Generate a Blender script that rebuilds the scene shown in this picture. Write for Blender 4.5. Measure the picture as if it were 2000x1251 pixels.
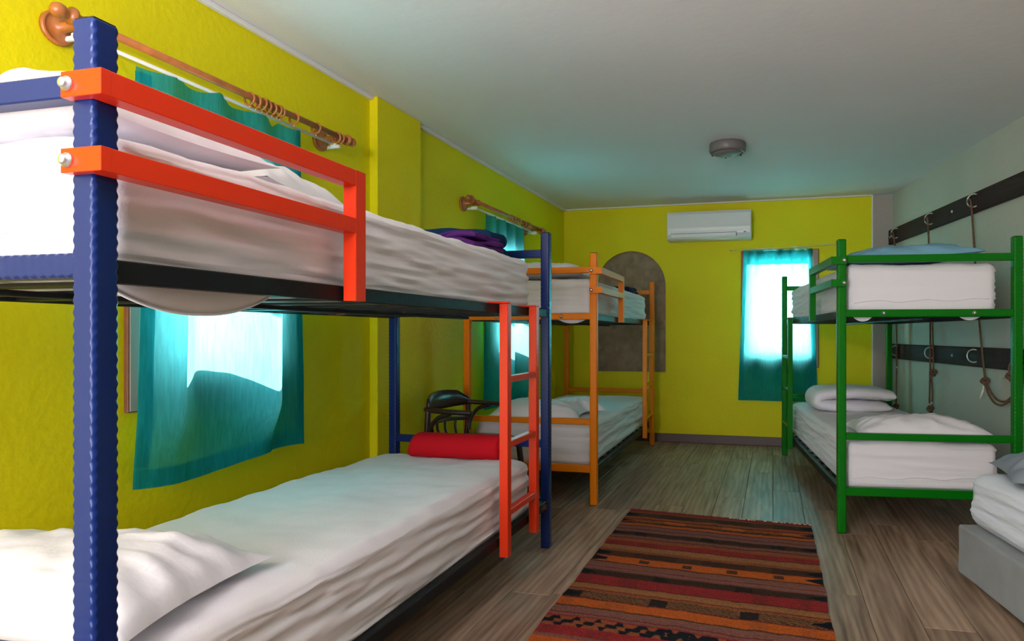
import bpy, math, random
from math import sin, cos, pi, radians
import numpy as np
from mathutils import Vector, noise as mnoise
from mathutils.geometry import tessellate_polygon

for o in list(bpy.data.objects): bpy.data.objects.remove(o)
random.seed(7)
SC = bpy.context.scene
COL = SC.collection

# ------------------------------------------------------------------ camera, world, sun, exposure
EYE = 0.993
cd = bpy.data.cameras.new('camera'); cam = bpy.data.objects.new('camera', cd); COL.objects.link(cam)
cam.location = (0, 0, EYE); cam.rotation_euler = (pi/2, 0, 0)
cd.sensor_width = 36.0; cd.lens = 1290/2000*36.0
cd.shift_x = -(1177-1000)/2000; cd.shift_y = (652.3-625.5)/2000
cd.clip_start = 0.02
SC.camera = cam
SC.view_settings.view_transform = 'Standard'; SC.view_settings.look = 'None'
SC.view_settings.exposure = 0.1; SC.view_settings.gamma = 1.0
SC.view_settings.use_curve_mapping = False
try:
    SC.cycles.max_bounces = 10; SC.cycles.diffuse_bounces = 6; SC.cycles.transmission_bounces = 6
    SC.cycles.sample_clamp_indirect = 6.0; SC.cycles.use_denoising = True
except Exception: pass

W_ = bpy.data.worlds.new('world'); SC.world = W_; W_.use_nodes = True
bg = W_.node_tree.nodes['Background']; bg.inputs[0].default_value = (0.80, 0.90, 1.0, 1); bg.inputs[1].default_value = 1.2

YL, YB, YR = 0.2586, 0.2498, 0.0787          # directions of the left, back and right walls
LC = (-0.372, 6.355); RC = (2.466, 5.631)
CEIL = 2.19
NL = Vector((cos(YL), -sin(YL), 0))           # left wall normal, into the room

def sun(energy, direction, colour, angle):
    d = bpy.data.lights.new('sun', 'SUN'); d.energy = energy; d.color = colour; d.angle = radians(angle)
    o = bpy.data.objects.new('sun', d); COL.objects.link(o)
    o.rotation_euler = Vector(direction).to_track_quat('-Z', 'Y').to_euler(); o.location = (-5, 2, 5)
SUN_T = 0.9
sun(38.0, NL*1.0 + Vector((0, 0, -SUN_T)), (1.0, 0.97, 0.92), 0.6)

def area(name, loc, direction, sx, sy, energy, colour):
    d = bpy.data.lights.new(name, 'AREA'); d.shape = 'RECTANGLE'; d.size = sx; d.size_y = sy
    d.energy = energy; d.color = colour
    o = bpy.data.objects.new(name, d); COL.objects.link(o); o.location = loc
    o.rotation_euler = Vector(direction).to_track_quat('-Z', 'Y').to_euler()
    return o

def left_w(s, off, z): return Vector((LC[0]-s*sin(YL)+off*cos(YL), LC[1]-s*cos(YL)-off*sin(YL), z))
def back_w(t, off, z): return Vector((LC[0]+t*cos(YB)-off*sin(YB), LC[1]-t*sin(YB)-off*cos(YB), z))
def right_w(s, off, z): return Vector((RC[0]-s*sin(YR)-off*cos(YR), RC[1]-s*cos(YR)+off*sin(YR), z))
# daylight standing in the windows
NB = Vector((-sin(YB), -cos(YB), 0))
area('daylight_window_1', left_w(4.09, -0.16, 1.32), NL, 0.46, 0.72, 14.0, (0.80, 0.92, 1.0))
area('daylight_window_2', left_w(1.50, -0.16, 1.32), NL, 0.46, 0.72, 14.0, (0.80, 0.92, 1.0))
area('daylight_window_3', back_w(2.0, -0.16, 1.24), NB, 0.54, 0.84, 44.0, (0.88, 0.96, 1.0))
# area lamp for an added glazed door, unseen, lighting from behind left
area('added_door_light', (-1.40, -0.98, 1.10), (0.05, 1, 0.16), 0.95, 1.8, 84.0, (0.93, 0.90, 1.0))
# added fill lamp pointing up to brighten the near ceiling, no known source
area('ceiling_fill', (-0.75, -0.35, 1.45), (0.18, 0.30, 1), 0.25, 0.25, 54.0, (1.0, 0.93, 0.98))

# ------------------------------------------------------------------ materials
def mat(name, base, rough=0.6, metal=0.0, spec=0.5, bump=0.0, bscale=30.0, bdetail=4.0, var=0.0, vscale=4.0,
        stretch=(1, 1, 1), coat=0.0, bdist=0.01, sheen=0.0):
    m = bpy.data.materials.new(name); m.use_nodes = True
    nt = m.node_tree; N = nt.nodes; L = nt.links
    p = N['Principled BSDF']
    p.inputs['Base Color'].default_value = (*base, 1); p.inputs['Roughness'].default_value = rough
    p.inputs['Metallic'].default_value = metal; p.inputs['Specular IOR Level'].default_value = spec
    p.inputs['Coat Weight'].default_value = coat; p.inputs['Sheen Weight'].default_value = sheen
    tc = N.new('ShaderNodeTexCoord'); mp = N.new('ShaderNodeMapping'); mp.inputs['Scale'].default_value = stretch
    L.new(tc.outputs['Object'], mp.inputs['Vector'])
    if var > 0:
        n = N.new('ShaderNodeTexNoise'); n.inputs['Scale'].default_value = vscale; n.inputs['Detail'].default_value = 5
        L.new(mp.outputs[0], n.inputs['Vector'])
        mx = N.new('ShaderNodeMixRGB'); mx.blend_type = 'MULTIPLY'; mx.inputs[1].default_value = (*base, 1)
        r = N.new('ShaderNodeMapRange'); r.inputs[1].default_value = 0.3; r.inputs[2].default_value = 0.7
        r.inputs[3].default_value = 1-var; r.inputs[4].default_value = 1+var*0.4
        L.new(n.outputs[0], r.inputs[0]); mx.inputs[0].default_value = 1.0
        L.new(r.outputs[0], mx.inputs[2]); L.new(mx.outputs[0], p.inputs['Base Color'])
    if bump > 0:
        n2 = N.new('ShaderNodeTexNoise'); n2.inputs['Scale'].default_value = bscale; n2.inputs['Detail'].default_value = bdetail
        L.new(mp.outputs[0], n2.inputs['Vector'])
        b = N.new('ShaderNodeBump'); b.inputs['Strength'].default_value = bump; b.inputs['Distance'].default_value = bdist
        L.new(n2.outputs[0], b.inputs['Height']); L.new(b.outputs[0], p.inputs['Normal'])
    return m

M = {}
M['yellow'] = mat('yellow_wall_paint', (0.74, 0.635, 0.003), 0.55, bump=0.24, bscale=42, var=0.06, vscale=1.2, spec=0.18)
M['cream'] = mat('pale_wall_paint', (0.46, 0.47, 0.41), 0.5, bump=0.25, bscale=30, var=0.10, vscale=1.5, spec=0.35)
M['taupe'] = mat('taupe_wall_paint', (0.36, 0.31, 0.28), 0.55, bump=0.2, bscale=40)
M['white_trim'] = mat('white_trim_paint', (0.72, 0.72, 0.66), 0.5, bump=0.1, bscale=30)
M['ceiling'] = mat('ceiling_paint', (0.76, 0.735, 0.735), 0.7, bump=0.15, bscale=20, var=0.05, vscale=0.9, spec=0.2)
M['niche'] = mat('grey_brown_plaster', (0.31, 0.215, 0.13), 0.34, spec=0.5, bump=1.0, bscale=90, var=0.40, vscale=14, bdetail=8)
M['baseboard'] = mat('mauve_brown_baseboard', (0.13, 0.085, 0.08), 0.5, bump=0.05)
M['blue'] = mat('navy_blue_enamel', (0.003, 0.018, 0.115), 0.32, bump=0.03, bscale=60, spec=0.3)
M['orange'] = mat('amber_orange_enamel', (0.80, 0.205, 0.0005), 0.36, bump=0.06, bscale=60, spec=0.2)
M['green'] = mat('emerald_green_enamel', (0.001, 0.15, 0.003), 0.36, bump=0.04, bscale=60, spec=0.22)
M['red'] = mat('red_orange_enamel', (0.74, 0.036, 0.004), 0.36, bump=0.04, bscale=60, spec=0.3, coat=0.05)
M['chrome'] = mat('zinc_steel', (0.62, 0.62, 0.64), 0.42, metal=1.0)
M['sheet'] = mat('white_cotton_sheet', (0.77, 0.75, 0.79), 0.85, bump=0.10, bscale=220, spec=0.15, sheen=0.1)
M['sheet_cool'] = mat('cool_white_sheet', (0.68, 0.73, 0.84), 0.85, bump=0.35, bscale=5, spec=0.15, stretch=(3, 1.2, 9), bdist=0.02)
M['pillow'] = mat('white_pillowcase', (0.79, 0.775, 0.82), 0.85, bump=0.3, bscale=9, spec=0.15, bdist=0.02)
M['pillow_blue'] = mat('sky_blue_pillowcase', (0.20, 0.42, 0.56), 0.85, bump=0.3, bscale=9, spec=0.15, bdist=0.02)
M['pillow_grey'] = mat('slate_grey_pillowcase', (0.23, 0.27, 0.33), 0.85, bump=0.3, bscale=9, spec=0.15, bdist=0.02)
M['grey_velour'] = mat('grey_upholstery', (0.26, 0.28, 0.30), 0.9, bump=0.2, bscale=12, var=0.18, vscale=6, spec=0.1, sheen=0.2)
M['navy_cloth'] = mat('navy_fleece', (0.008, 0.03, 0.085), 0.95, bump=0.5, bscale=60, spec=0.1)
M['purple_cloth'] = mat('purple_fleece', (0.085, 0.018, 0.14), 0.95, bump=0.5, bscale=60, spec=0.1)
M['dark_cloth'] = mat('dark_plum_fleece', (0.015, 0.012, 0.035), 0.95, bump=0.5, bscale=60, spec=0.1)
M['red_cloth'] = mat('crimson_cloth', (0.52, 0.004, 0.012), 0.8, bump=0.25, bscale=14, spec=0.15)
M['rod_wood'] = mat('varnished_pine', (0.42, 0.13, 0.028), 0.35, bump=0.1, bscale=30, var=0.35, vscale=14, spec=0.6)
M['frame_wood'] = mat('brown_window_wood', (0.24, 0.085, 0.035), 0.5, bump=0.15, bscale=25, var=0.3, vscale=10)
M['frame_white'] = mat('faded_cream_paint', (0.36, 0.30, 0.23), 0.6, bump=0.1, bscale=25, var=0.15)
M['rail_white'] = mat('white_plastic', (0.72, 0.72, 0.70), 0.4)
M['ac_white'] = mat('white_appliance_plastic', (0.72, 0.71, 0.70), 0.35, spec=0.5)
M['dark_gap'] = mat('dark_plastic', (0.03, 0.035, 0.035), 0.5)
M['logo_grey'] = mat('grey_print', (0.86, 0.86, 0.84), 0.4)
M['lamp_grey'] = mat('grey_lamp_enamel', (0.15, 0.135, 0.13), 0.45)
M['brass'] = mat('brass', (0.75, 0.5, 0.16), 0.3, metal=1.0)
M['rope'] = mat('brown_rope', (0.16, 0.095, 0.06), 0.9, bump=0.6, bscale=90, spec=0.1, var=0.3, vscale=40)
M['board'] = mat('dark_stained_board', (0.034, 0.016, 0.014), 0.7, spec=0.2, bump=0.2, bscale=14, var=0.3, vscale=8, stretch=(0.4, 1, 4))
M['chair'] = mat('dark_bentwood', (0.030, 0.016, 0.013), 0.3, bump=0.1, bscale=25, var=0.3, vscale=14, spec=0.6)
M['tip_white'] = mat('white_tape', (0.8, 0.8, 0.78), 0.6)
M['subfloor'] = mat('dark_subfloor', (0.03, 0.025, 0.02), 0.9)

def black_rail():
    m = mat('chipped_black_enamel', (0.012, 0.016, 0.018), 0.5, bump=0.08, bscale=50, spec=0.2)
    nt = m.node_tree; N = nt.nodes; L = nt.links; p = N['Principled BSDF']
    tc = N.new('ShaderNodeTexCoord'); n = N.new('ShaderNodeTexNoise'); n.inputs['Scale'].default_value = 7; n.inputs['Detail'].default_value = 6
    mp = N.new('ShaderNodeMapping'); mp.inputs['Scale'].default_value = (1, 1, 2.2)
    L.new(tc.outputs['Object'], mp.inputs[0]); L.new(mp.outputs[0], n.inputs['Vector'])
    r = N.new('ShaderNodeValToRGB'); r.color_ramp.interpolation = 'CONSTANT'
    r.color_ramp.elements[0].color = (0.007, 0.009, 0.010, 1)
    r.color_ramp.elements[1].position = 0.655; r.color_ramp.elements[1].color = (0.16, 0.055, 0.04, 1)
    L.new(n.outputs[0], r.inputs[0]); L.new(r.outputs[0], p.inputs['Base Color'])
    return m
M['black'] = black_rail()

def curtain_mat():
    m = bpy.data.materials.new('teal_linen'); m.use_nodes = True
    nt = m.node_tree; N = nt.nodes; L = nt.links; N.remove(N['Principled BSDF'])
    out = N['Material Output']
    d = N.new('ShaderNodeBsdfDiffuse'); t = N.new('ShaderNodeBsdfTranslucent'); mx = N.new('ShaderNodeMixShader')
    mx.inputs[0].default_value = 0.52
    tc = N.new('ShaderNodeTexCoord'); mp = N.new('ShaderNodeMapping'); mp.inputs['Scale'].default_value = (60, 60, 6)
    n = N.new('ShaderNodeTexNoise'); n.inputs['Scale'].default_value = 2.0; n.inputs['Detail'].default_value = 5
    L.new(tc.outputs['Object'], mp.inputs[0]); L.new(mp.outputs[0], n.inputs['Vector'])
    r = N.new('ShaderNodeMapRange'); r.inputs[1].default_value = 0.3; r.inputs[2].default_value = 0.7; r.inputs[3].default_value = 0.82; r.inputs[4].default_value = 1.1
    L.new(n.outputs[0], r.inputs[0])
    for sh, c in ((d, (0.010, 0.25, 0.32, 1)), (t, (0.16, 0.74, 0.76, 1))):
        k = N.new('ShaderNodeMixRGB'); k.blend_type = 'MULTIPLY'; k.inputs[0].default_value = 1; k.inputs[1].default_value = c
        L.new(r.outputs[0], k.inputs[2]); L.new(k.outputs[0], sh.inputs['Color'])
    b = N.new('ShaderNodeBump'); b.inputs['Strength'].default_value = 0.15; b.inputs['Distance'].default_value = 0.004
    L.new(n.outputs[0], b.inputs['Height']); L.new(b.outputs[0], d.inputs['Normal'])
    L.new(d.outputs[0], mx.inputs[1]); L.new(t.outputs[0], mx.inputs[2]); L.new(mx.outputs[0], out.inputs['Surface'])
    return m
M['curtain'] = curtain_mat()

def glass_mat(name, tint, gloss=0.12):
    m = bpy.data.materials.new(name); m.use_nodes = True
    nt = m.node_tree; N = nt.nodes; L = nt.links; N.remove(N['Principled BSDF'])
    t = N.new('ShaderNodeBsdfTransparent'); t.inputs[0].default_value = (*tint, 1)
    g = N.new('ShaderNodeBsdfGlossy'); g.inputs['Roughness'].default_value = 0.02
    mx = N.new('ShaderNodeMixShader'); mx.inputs[0].default_value = gloss
    tc = N.new('ShaderNodeTexCoord'); n = N.new('ShaderNodeTexNoise'); n.inputs['Scale'].default_value = 3
    L.new(tc.outputs['Object'], n.inputs['Vector'])
    b = N.new('ShaderNodeBump'); b.inputs['Strength'].default_value = 0.02; L.new(n.outputs[0], b.inputs['Height']); L.new(b.outputs[0], g.inputs['Normal'])
    L.new(t.outputs[0], mx.inputs[1]); L.new(g.outputs[0], mx.inputs[2]); L.new(mx.outputs[0], N['Material Output'].inputs['Surface'])
    return m
M['glass'] = glass_mat('window_glass', (0.96, 0.98, 0.97), 0.06)
M['lamp_glass'] = mat('ribbed_lamp_glass', (0.16, 0.19, 0.17), 0.06, spec=1.0, bump=0.1, bscale=12)

def plank_mat():
    m = bpy.data.materials.new('oak_laminate'); m.use_nodes = True
    nt = m.node_tree; N = nt.nodes; L = nt.links; p = N['Principled BSDF']
    p.inputs['Roughness'].default_value = 0.42; p.inputs['Specular IOR Level'].default_value = 0.32
    tc = N.new('ShaderNodeTexCoord'); oi = N.new('ShaderNodeObjectInfo')
    off = N.new('ShaderNodeVectorMath'); off.operation = 'SCALE'; off.inputs[0].default_value = (3.1, 7.7, 1.3)
    sc = N.new('ShaderNodeMath'); sc.operation = 'MULTIPLY'; sc.inputs[1].default_value = 40
    L.new(oi.outputs['Random'], sc.inputs[0]); L.new(sc.outputs[0], off.inputs['Scale'])
    add = N.new('ShaderNodeVectorMath'); L.new(tc.outputs['Object'], add.inputs[0]); L.new(off.outputs[0], add.inputs[1])
    mp = N.new('ShaderNodeMapping'); mp.inputs['Scale'].default_value = (7, 0.8, 1); L.new(add.outputs[0], mp.inputs[0])
    n1 = N.new('ShaderNodeTexNoise'); n1.inputs['Scale'].default_value = 1.5; n1.inputs['Detail'].default_value = 6; n1.inputs['Distortion'].default_value = 1.6
    L.new(mp.outputs[0], n1.inputs['Vector'])
    mp2 = N.new('ShaderNodeMapping'); mp2.inputs['Scale'].default_value = (55, 2.0, 1); L.new(add.outputs[0], mp2.inputs[0])
    n2 = N.new('ShaderNodeTexNoise'); n2.inputs['Scale'].default_value = 2.0; n2.inputs['Detail'].default_value = 6
    L.new(mp2.outputs[0], n2.inputs['Vector'])
    w = N.new('ShaderNodeTexWave'); w.inputs['Scale'].default_value = 1.6; w.inputs['Distortion'].default_value = 9; w.inputs['Detail'].default_value = 3; w.inputs['Detail Scale'].default_value = 0.8
    mp3 = N.new('ShaderNodeMapping'); mp3.inputs['Scale'].default_value = (6, 0.7, 1); L.new(add.outputs[0], mp3.inputs[0]); L.new(mp3.outputs[0], w.inputs['Vector'])
    a = N.new('ShaderNodeMixRGB'); a.inputs[0].default_value = 0.24; L.new(n1.outputs[0], a.inputs[1]); L.new(n2.outputs[0], a.inputs[2])
    a2 = N.new('ShaderNodeMixRGB'); a2.inputs[0].default_value = 0.12; L.new(a.outputs[0], a2.inputs[1]); L.new(w.outputs[0], a2.inputs[2])
    r = N.new('ShaderNodeValToRGB'); e = r.color_ramp.elements
    e[0].position = 0.30; e[0].color = (0.115, 0.068, 0.044, 1); e[1].position = 0.68; e[1].color = (0.43, 0.300, 0.215, 1)
    q = e.new(0.48); q.color = (0.27, 0.180, 0.124, 1)
    L.new(a2.outputs[0], r.inputs[0])
    v = N.new('ShaderNodeMapRange'); v.inputs[3].default_value = 0.82; v.inputs[4].default_value = 1.15; L.new(oi.outputs['Random'], v.inputs[0])
    k = N.new('ShaderNodeMixRGB'); k.blend_type = 'MULTIPLY'; k.inputs[0].default_value = 1; L.new(r.outputs[0], k.inputs[1]); L.new(v.outputs[0], k.inputs[2])
    L.new(k.outputs[0], p.inputs['Base Color'])
    b = N.new('ShaderNodeBump'); b.inputs['Strength'].default_value = 0.12; b.inputs['Distance'].default_value = 0.003
    L.new(a.outputs[0], b.inputs['Height']); L.new(b.outputs[0], p.inputs['Normal'])
    return m
M['plank'] = plank_mat()

# ------------------------------------------------------------------ helpers
class MB:
    def __init__(s): s.v = []; s.f = []; s.sm = []
    def add(s, v, f, smooth=False):
        o = len(s.v); s.v += [tuple(p) for p in v]; s.f += [tuple(i+o for i in q) for q in f]; s.sm += [smooth]*len(f)
        return s
    def build(s, name, m, parent=None, loc=None, rz=None):
        me = bpy.data.meshes.new(name); me.from_pydata(s.v, [], s.f); me.materials.append(m)
        me.polygons.foreach_set('use_smooth', s.sm); me.update()
        o = bpy.data.objects.new(name, me); COL.objects.link(o)
        if parent: o.parent = parent
        if loc is not None: o.location = loc
        if rz is not None: o.rotation_euler = (0, 0, rz)
        return o

def tag(o, label=None, cat=None, group=None, kind=None):
    if label: o['label'] = label
    if cat: o['category'] = cat
    if group: o['group'] = group
    if kind: o['kind'] = kind
    return o

def empty(name, loc, rz=0, parent=None):
    o = bpy.data.objects.new(name, None); COL.objects.link(o); o.location = loc; o.rotation_euler = (0, 0, rz)
    o.empty_display_size = 0.1
    if parent: o.parent = parent
    return o

def copy_tree(o, parent=None):
    c = o.copy(); COL.objects.link(c)
    if parent: c.parent = parent
    for ch in list(o.children): copy_tree(ch, c)
    return c

def box(c, s, b=0.003):
    """chamfered box: 24 vertices"""
    hx, hy, hz = s[0]/2, s[1]/2, s[2]/2; b = min(b, hx*.9, hy*.9, hz*.9)
    V = []; idx = {}
    for sx in (-1, 1):
        for sy in (-1, 1):
            for sz in (-1, 1):
                for ax in range(3):
                    p = [sx*(hx-b), sy*(hy-b), sz*(hz-b)]; p[ax] = (sx, sy, sz)[ax]*(hx, hy, hz)[ax]
                    idx[(sx, sy, sz, ax)] = len(V); V.append((p[0]+c[0], p[1]+c[1], p[2]+c[2]))
    F = []
    def quad(keys, nrm):
        q = [idx[k] for k in keys]
        a, b_, c_ = (Vector(V[i]) for i in q[:3])
        if (b_-a).cross(c_-b_).dot(Vector(nrm)) < 0: q.reverse()
        F.append(q)
    for ax in range(3):
        o1, o2 = [(1, 2), (0, 2), (0, 1)][ax]
        for sg in (-1, 1):
            ks = []
            for a, b_ in ((-1, -1), (1, -1), (1, 1), (-1, 1)):
                k = [0, 0, 0]; k[ax] = sg; k[o1] = a; k[o2] = b_; ks.append((*k, ax))
            n = [0, 0, 0]; n[ax] = sg; quad(ks, n)
    for ax in range(3):
        o1, o2 = [(1, 2), (0, 2), (0, 1)][ax]
        for a in (-1, 1):
            for b_ in (-1, 1):
                ks = []
                for sg, fa in ((-1, o1), (1, o1), (1, o2), (-1, o2)):
                    k = [0, 0, 0]; k[ax] = sg; k[o1] = a; k[o2] = b_; ks.append((*k, fa))
                n = [0, 0, 0]; n[o1] = a; n[o2] = b_; quad(ks, n)
    for sx in (-1, 1):
        for sy in (-1, 1):
            for sz in (-1, 1): quad([(sx, sy, sz, 0), (sx, sy, sz, 1), (sx, sy, sz, 2)], (sx, sy, sz))
    return V, F

def beam(axis, a, b, c, s, corr=0.0, period=0.018, ch=0.003, n_per=8):
    """rectangular tube along an axis ('x','y','z') from a to b; c and s are centre and size on the other two axes.
    corr gives it the pressed wavy edges of the bed posts"""
    n = 2 if corr == 0 else max(2, int((b-a)/period*n_per))
    hx, hy = s[0]/2, s[1]/2
    V = []; F = []; m = 8 if corr == 0 else 16
    for i in range(n):
        t = a+(b-a)*i/(n-1); w = ch+corr*(0.5+0.5*sin(2*pi*(t-a)/period))
        if corr == 0:
            ring = [(-hx+w, -hy), (hx-w, -hy), (hx, -hy+w), (hx, hy-w), (hx-w, hy), (-hx+w, hy), (-hx, hy-w), (-hx, -hy+w)]
        else:
            e = 0.35*w; k = w+0.0025
            q = [(hx-k, -hy), (hx-w, -hy+0.0002), (hx-0.0002, -hy+w), (hx, -hy+k)]
            c1 = q; c2 = [(hx, hy-k), (hx-0.0002, hy-w), (hx-w, hy-0.0002), (hx-k, hy)]
            c3 = [(-p, -o) for p, o in q]; c4 = [(-p, -o) for p, o in c2]
            ring = c1+c2+c3+c4
        for p, q in ring:
            p += c[0]; q += c[1]
            V.append({'x': (t, p, q), 'y': (q, t, p), 'z': (p, q, t)}[axis])
    for i in range(n-1):
        for k in range(m):
            F.append((i*m+k, i*m+(k+1) % m, (i+1)*m+(k+1) % m, (i+1)*m+k))
    F.append(tuple(range(m-1, -1, -1))); F.append(tuple((n-1)*m+k for k in range(m)))
    return V, F, corr > 0
# note: for axis 'y' c = (z centre, x centre) and s = (z size, x size)

def lathe(prof, n=24, axis='z', c=(0, 0, 0)):
    V = []; F = []
    for r, h in prof:
        for k in range(n):
            a = 2*pi*k/n; x, y = r*cos(a), r*sin(a)
            p = {'z': (x, y, h), 'x': (h, x, y), 'y': (y, h, x)}[axis]
            V.append((p[0]+c[0], p[1]+c[1], p[2]+c[2]))
    m = len(prof)
    for i in range(m-1):
        for k in range(n): F.append((i*n+k, i*n+(k+1) % n, (i+1)*n+(k+1) % n, (i+1)*n+k))
    F.append(tuple(range(n-1, -1, -1))); F.append(tuple((m-1)*n+k for k in range(n)))
    return V, F

def tube(pts, r, n=8, closed=False):
    pts = [Vector(p) for p in pts]; V = []; F = []; m = len(pts); up = None
    for i, p in enumerate(pts):
        a = pts[(i-1) % m] if (closed or i > 0) else p; b = pts[(i+1) % m] if (closed or i < m-1) else p
        d = (b-a).normalized()
        if up is None:
            up = Vector((0, 0, 1)) if abs(d.z) < 0.9 else Vector((1, 0, 0))
        x = d.cross(up).normalized(); up = x.cross(d).normalized()
        rr = r[i] if isinstance(r, (list, tuple)) else r
        for k in range(n):
            t = 2*pi*k/n; V.append(p+x*(rr*cos(t))+up*(rr*sin(t)))
    for i in range(m if closed else m-1):
        j = (i+1) % m
        for k in range(n): F.append((i*n+k, i*n+(k+1) % n, j*n+(k+1) % n, j*n+k))
    if not closed:
        F.append(tuple(range(n-1, -1, -1))); F.append(tuple((m-1)*n+k for k in range(n)))
    return V, F

def smoothpath(pts, n=8):
    P = [Vector(p) for p in pts]; out = []
    for i in range(len(P)-1):
        p0 = P[max(i-1, 0)]; p1 = P[i]; p2 = P[i+1]; p3 = P[min(i+2, len(P)-1)]
        for k in range(n):
            t = k/n
            out.append(0.5*((2*p1)+(p2-p0)*t+(2*p0-5*p1+4*p2-p3)*t*t+(3*p1-p0-3*p2+p3)*t**3))
    out.append(P[-1]); return out

def fbm(x, y, z, o=3):
    return mnoise.fractal(Vector((x, y, z)), 0.9, 2.0, o)

def softbox(c, s, r, seg, disp, flat_bottom=True):
    """rounded soft block with a displacement function disp(p, n) -> Vector"""
    hx, hy, hz = s[0]/2, s[1]/2, s[2]/2; V = []; F = []; key = {}
    H = (hx, hy, hz)
    def vert(p):
        k = tuple(round(q, 5) for q in p)
        if k in key: return key[k]
        pin = [max(-H[i]+r, min(H[i]-r, p[i])) for i in range(3)]
        d = Vector([p[i]-pin[i] for i in range(3)])
        n = d.normalized() if d.length > 1e-9 else Vector((0, 0, 1))
        q = Vector(pin)+n*r
        q = q+disp(q, n)
        key[k] = len(V); V.append((q.x+c[0], q.y+c[1], q.z+c[2])); return key[k]
    for ax in range(3):
        o1, o2 = (ax+1) % 3, (ax+2) % 3
        n1, n2 = seg[o1], seg[o2]
        def g(h, n):   # denser near the rounded ends
            base = [-h+2*h*i/n for i in range(n+1)]
            ex = [-h+r*q for q in (0.15, 0.35, 0.6, 0.85)]
            return sorted(set([round(b, 6) for b in base+ex+[-e for e in ex]]))
        A, B = g(H[o1], n1), g(H[o2], n2)
        for sg in (-1, 1):
            for i in range(len(A)-1):
                for j in range(len(B)-1):
                    q = []
                    for a, b in ((A[i], B[j]), (A[i+1], B[j]), (A[i+1], B[j+1]), (A[i], B[j+1])):
                        p = [0, 0, 0]; p[ax] = sg*H[ax]; p[o1] = a; p[o2] = b; q.append(vert(p))
                    if sg < 0: q.reverse()
                    if len(set(q)) == 4: F.append(tuple(q))
    return V, F

def pillow_mesh(L, Wd, T, seed, n=44, lean=0.0, wr=1.0, bottom=0.35):
    """two sheets meeting in a seam; local x = length, y = width; underside rests near z=0"""
    V = []; F = []; rnd = seed*13.7
    m = int(n*0.75)
    def ease(t): return math.copysign(abs(t)**0.85, t)
    for side in (1, -1):
        for j in range(m+1):
            for i in range(n+1):
                x = ease(-1+2*i/n); y = ease(-1+2*j/m)
                h = (max(0, 1-abs(x)**3.0)**0.62)*(max(0, 1-abs(y)**2.6)**0.66)
                px = L/2*x*(1-0.075*(1-y*y)); py = Wd/2*y*(1-0.075*(1-x*x))
                e = max(abs(x), abs(y)); rad = math.atan2(y, x)
                w = 0.0
                if abs(x) < 0.999 and abs(y) < 0.999:
                    w = (0.016*fbm(px*5+rnd, py*5, side*3+rnd)+0.010*fbm(px*16, py*16+rnd, side)
                         + 0.012*e*e*sin(rad*14+4*fbm(px*3, py*3, rnd)))*wr*min(1, 4*(1-e)+0.15)
                z = side*(T/2*h*(1.0 if side > 0 else bottom)+w*(0.8 if side > 0 else 0.1))
                V.append((px, py, z+T/2*bottom+lean*(px/L)))
    st = (n+1)*(m+1)
    for j in range(m):
        for i in range(n):
            a = j*(n+1)+i
            F.append((a, a+1, a+n+2, a+n+1)); F.append((st+a, st+a+n+1, st+a+n+2, st+a+1))
    return V, F

# ------------------------------------------------------------------ room shell
def wall_panel(name, m, u0, u1, z0, z1, T, holes, parent_loc, rz, sgn, label):
    """upright slab in local (x along the wall, y, z); room face at y=0, thickness away from the room (sgn*T)"""
    mb = MB()
    loops = [[(u0, z0), (u1, z0), (u1, z1), (u0, z1)]]+holes
    flat = [Vector((a, b, 0)) for lp in loops for a, b in lp]
    tris = tessellate_polygon([[Vector((a, b, 0)) for a, b in lp] for lp in loops])
    n = len(flat)
    V = [(p.x, 0, p.y) for p in flat]+[(p.x, sgn*T, p.y) for p in flat]
    F = []
    for t in tris:
        a, b, c = (flat[i] for i in t); cr = (b-a).cross(c-a).z
        t = list(t) if (cr > 0) == (sgn > 0) else list(t)[::-1]
        F.append(tuple(t)); F.append(tuple(i+n for i in t[::-1]))
    o = 0
    for li, lp in enumerate(loops):
        k = len(lp)
        for i in range(k):
            a, b = o+i, o+(i+1) % k
            F.append((a, b, b+n, a+n))
        o += k
    mb.add(V, F)
    ob = mb.build(name, m, None, parent_loc, rz)
    import bmesh
    bm = bmesh.new(); bm.from_mesh(ob.data); bmesh.ops.recalc_face_normals(bm, faces=bm.faces); bm.to_mesh(ob.data); bm.free()
    return tag(ob, label, 'wall', kind='structure')

RZL = -pi/2-YL; RZB = -YB; RZR = -pi/2-YR
def rect(a, b, c, d): return [(a, c), (b, c), (b, d), (a, d)]
OP1 = (3.845, 4.345, 0.915, 1.62); OP2 = (1.25, 1.77, 0.930, 1.62); OP3 = (1.715, 2.285, 0.80, 1.675)
wall_left = wall_panel('wall_left', M['yellow'], -0.2, 8.6, 0, CEIL, 0.06, [rect(*OP1), rect(*OP2)], (LC[0], LC[1], 0), RZL, -1, 'bright yellow plastered left wall with two curtained windows')
arch = [(0.324, 0.642), (0.986, 0.642), (0.986, 1.44)]+[(0.655+0.331*cos(a), 1.44+0.331*sin(a)) for a in np.linspace(0, pi, 26)[1:-1]]+[(0.324, 1.44)]
wall_back = wall_panel('wall_back', M['yellow'], -0.1, 2.78, 0, CEIL, 0.06, [rect(*OP3), arch], (LC[0], LC[1], 0), RZB, 1, 'yellow end wall with an arched niche and a curtained window')
wall_right = wall_panel('wall_right', M['cream'], -0.25, 8.0, 0, CEIL, 0.10, [], (RC[0], RC[1], 0), RZR, 1, 'pale grey green right wall with dark boards')
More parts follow.
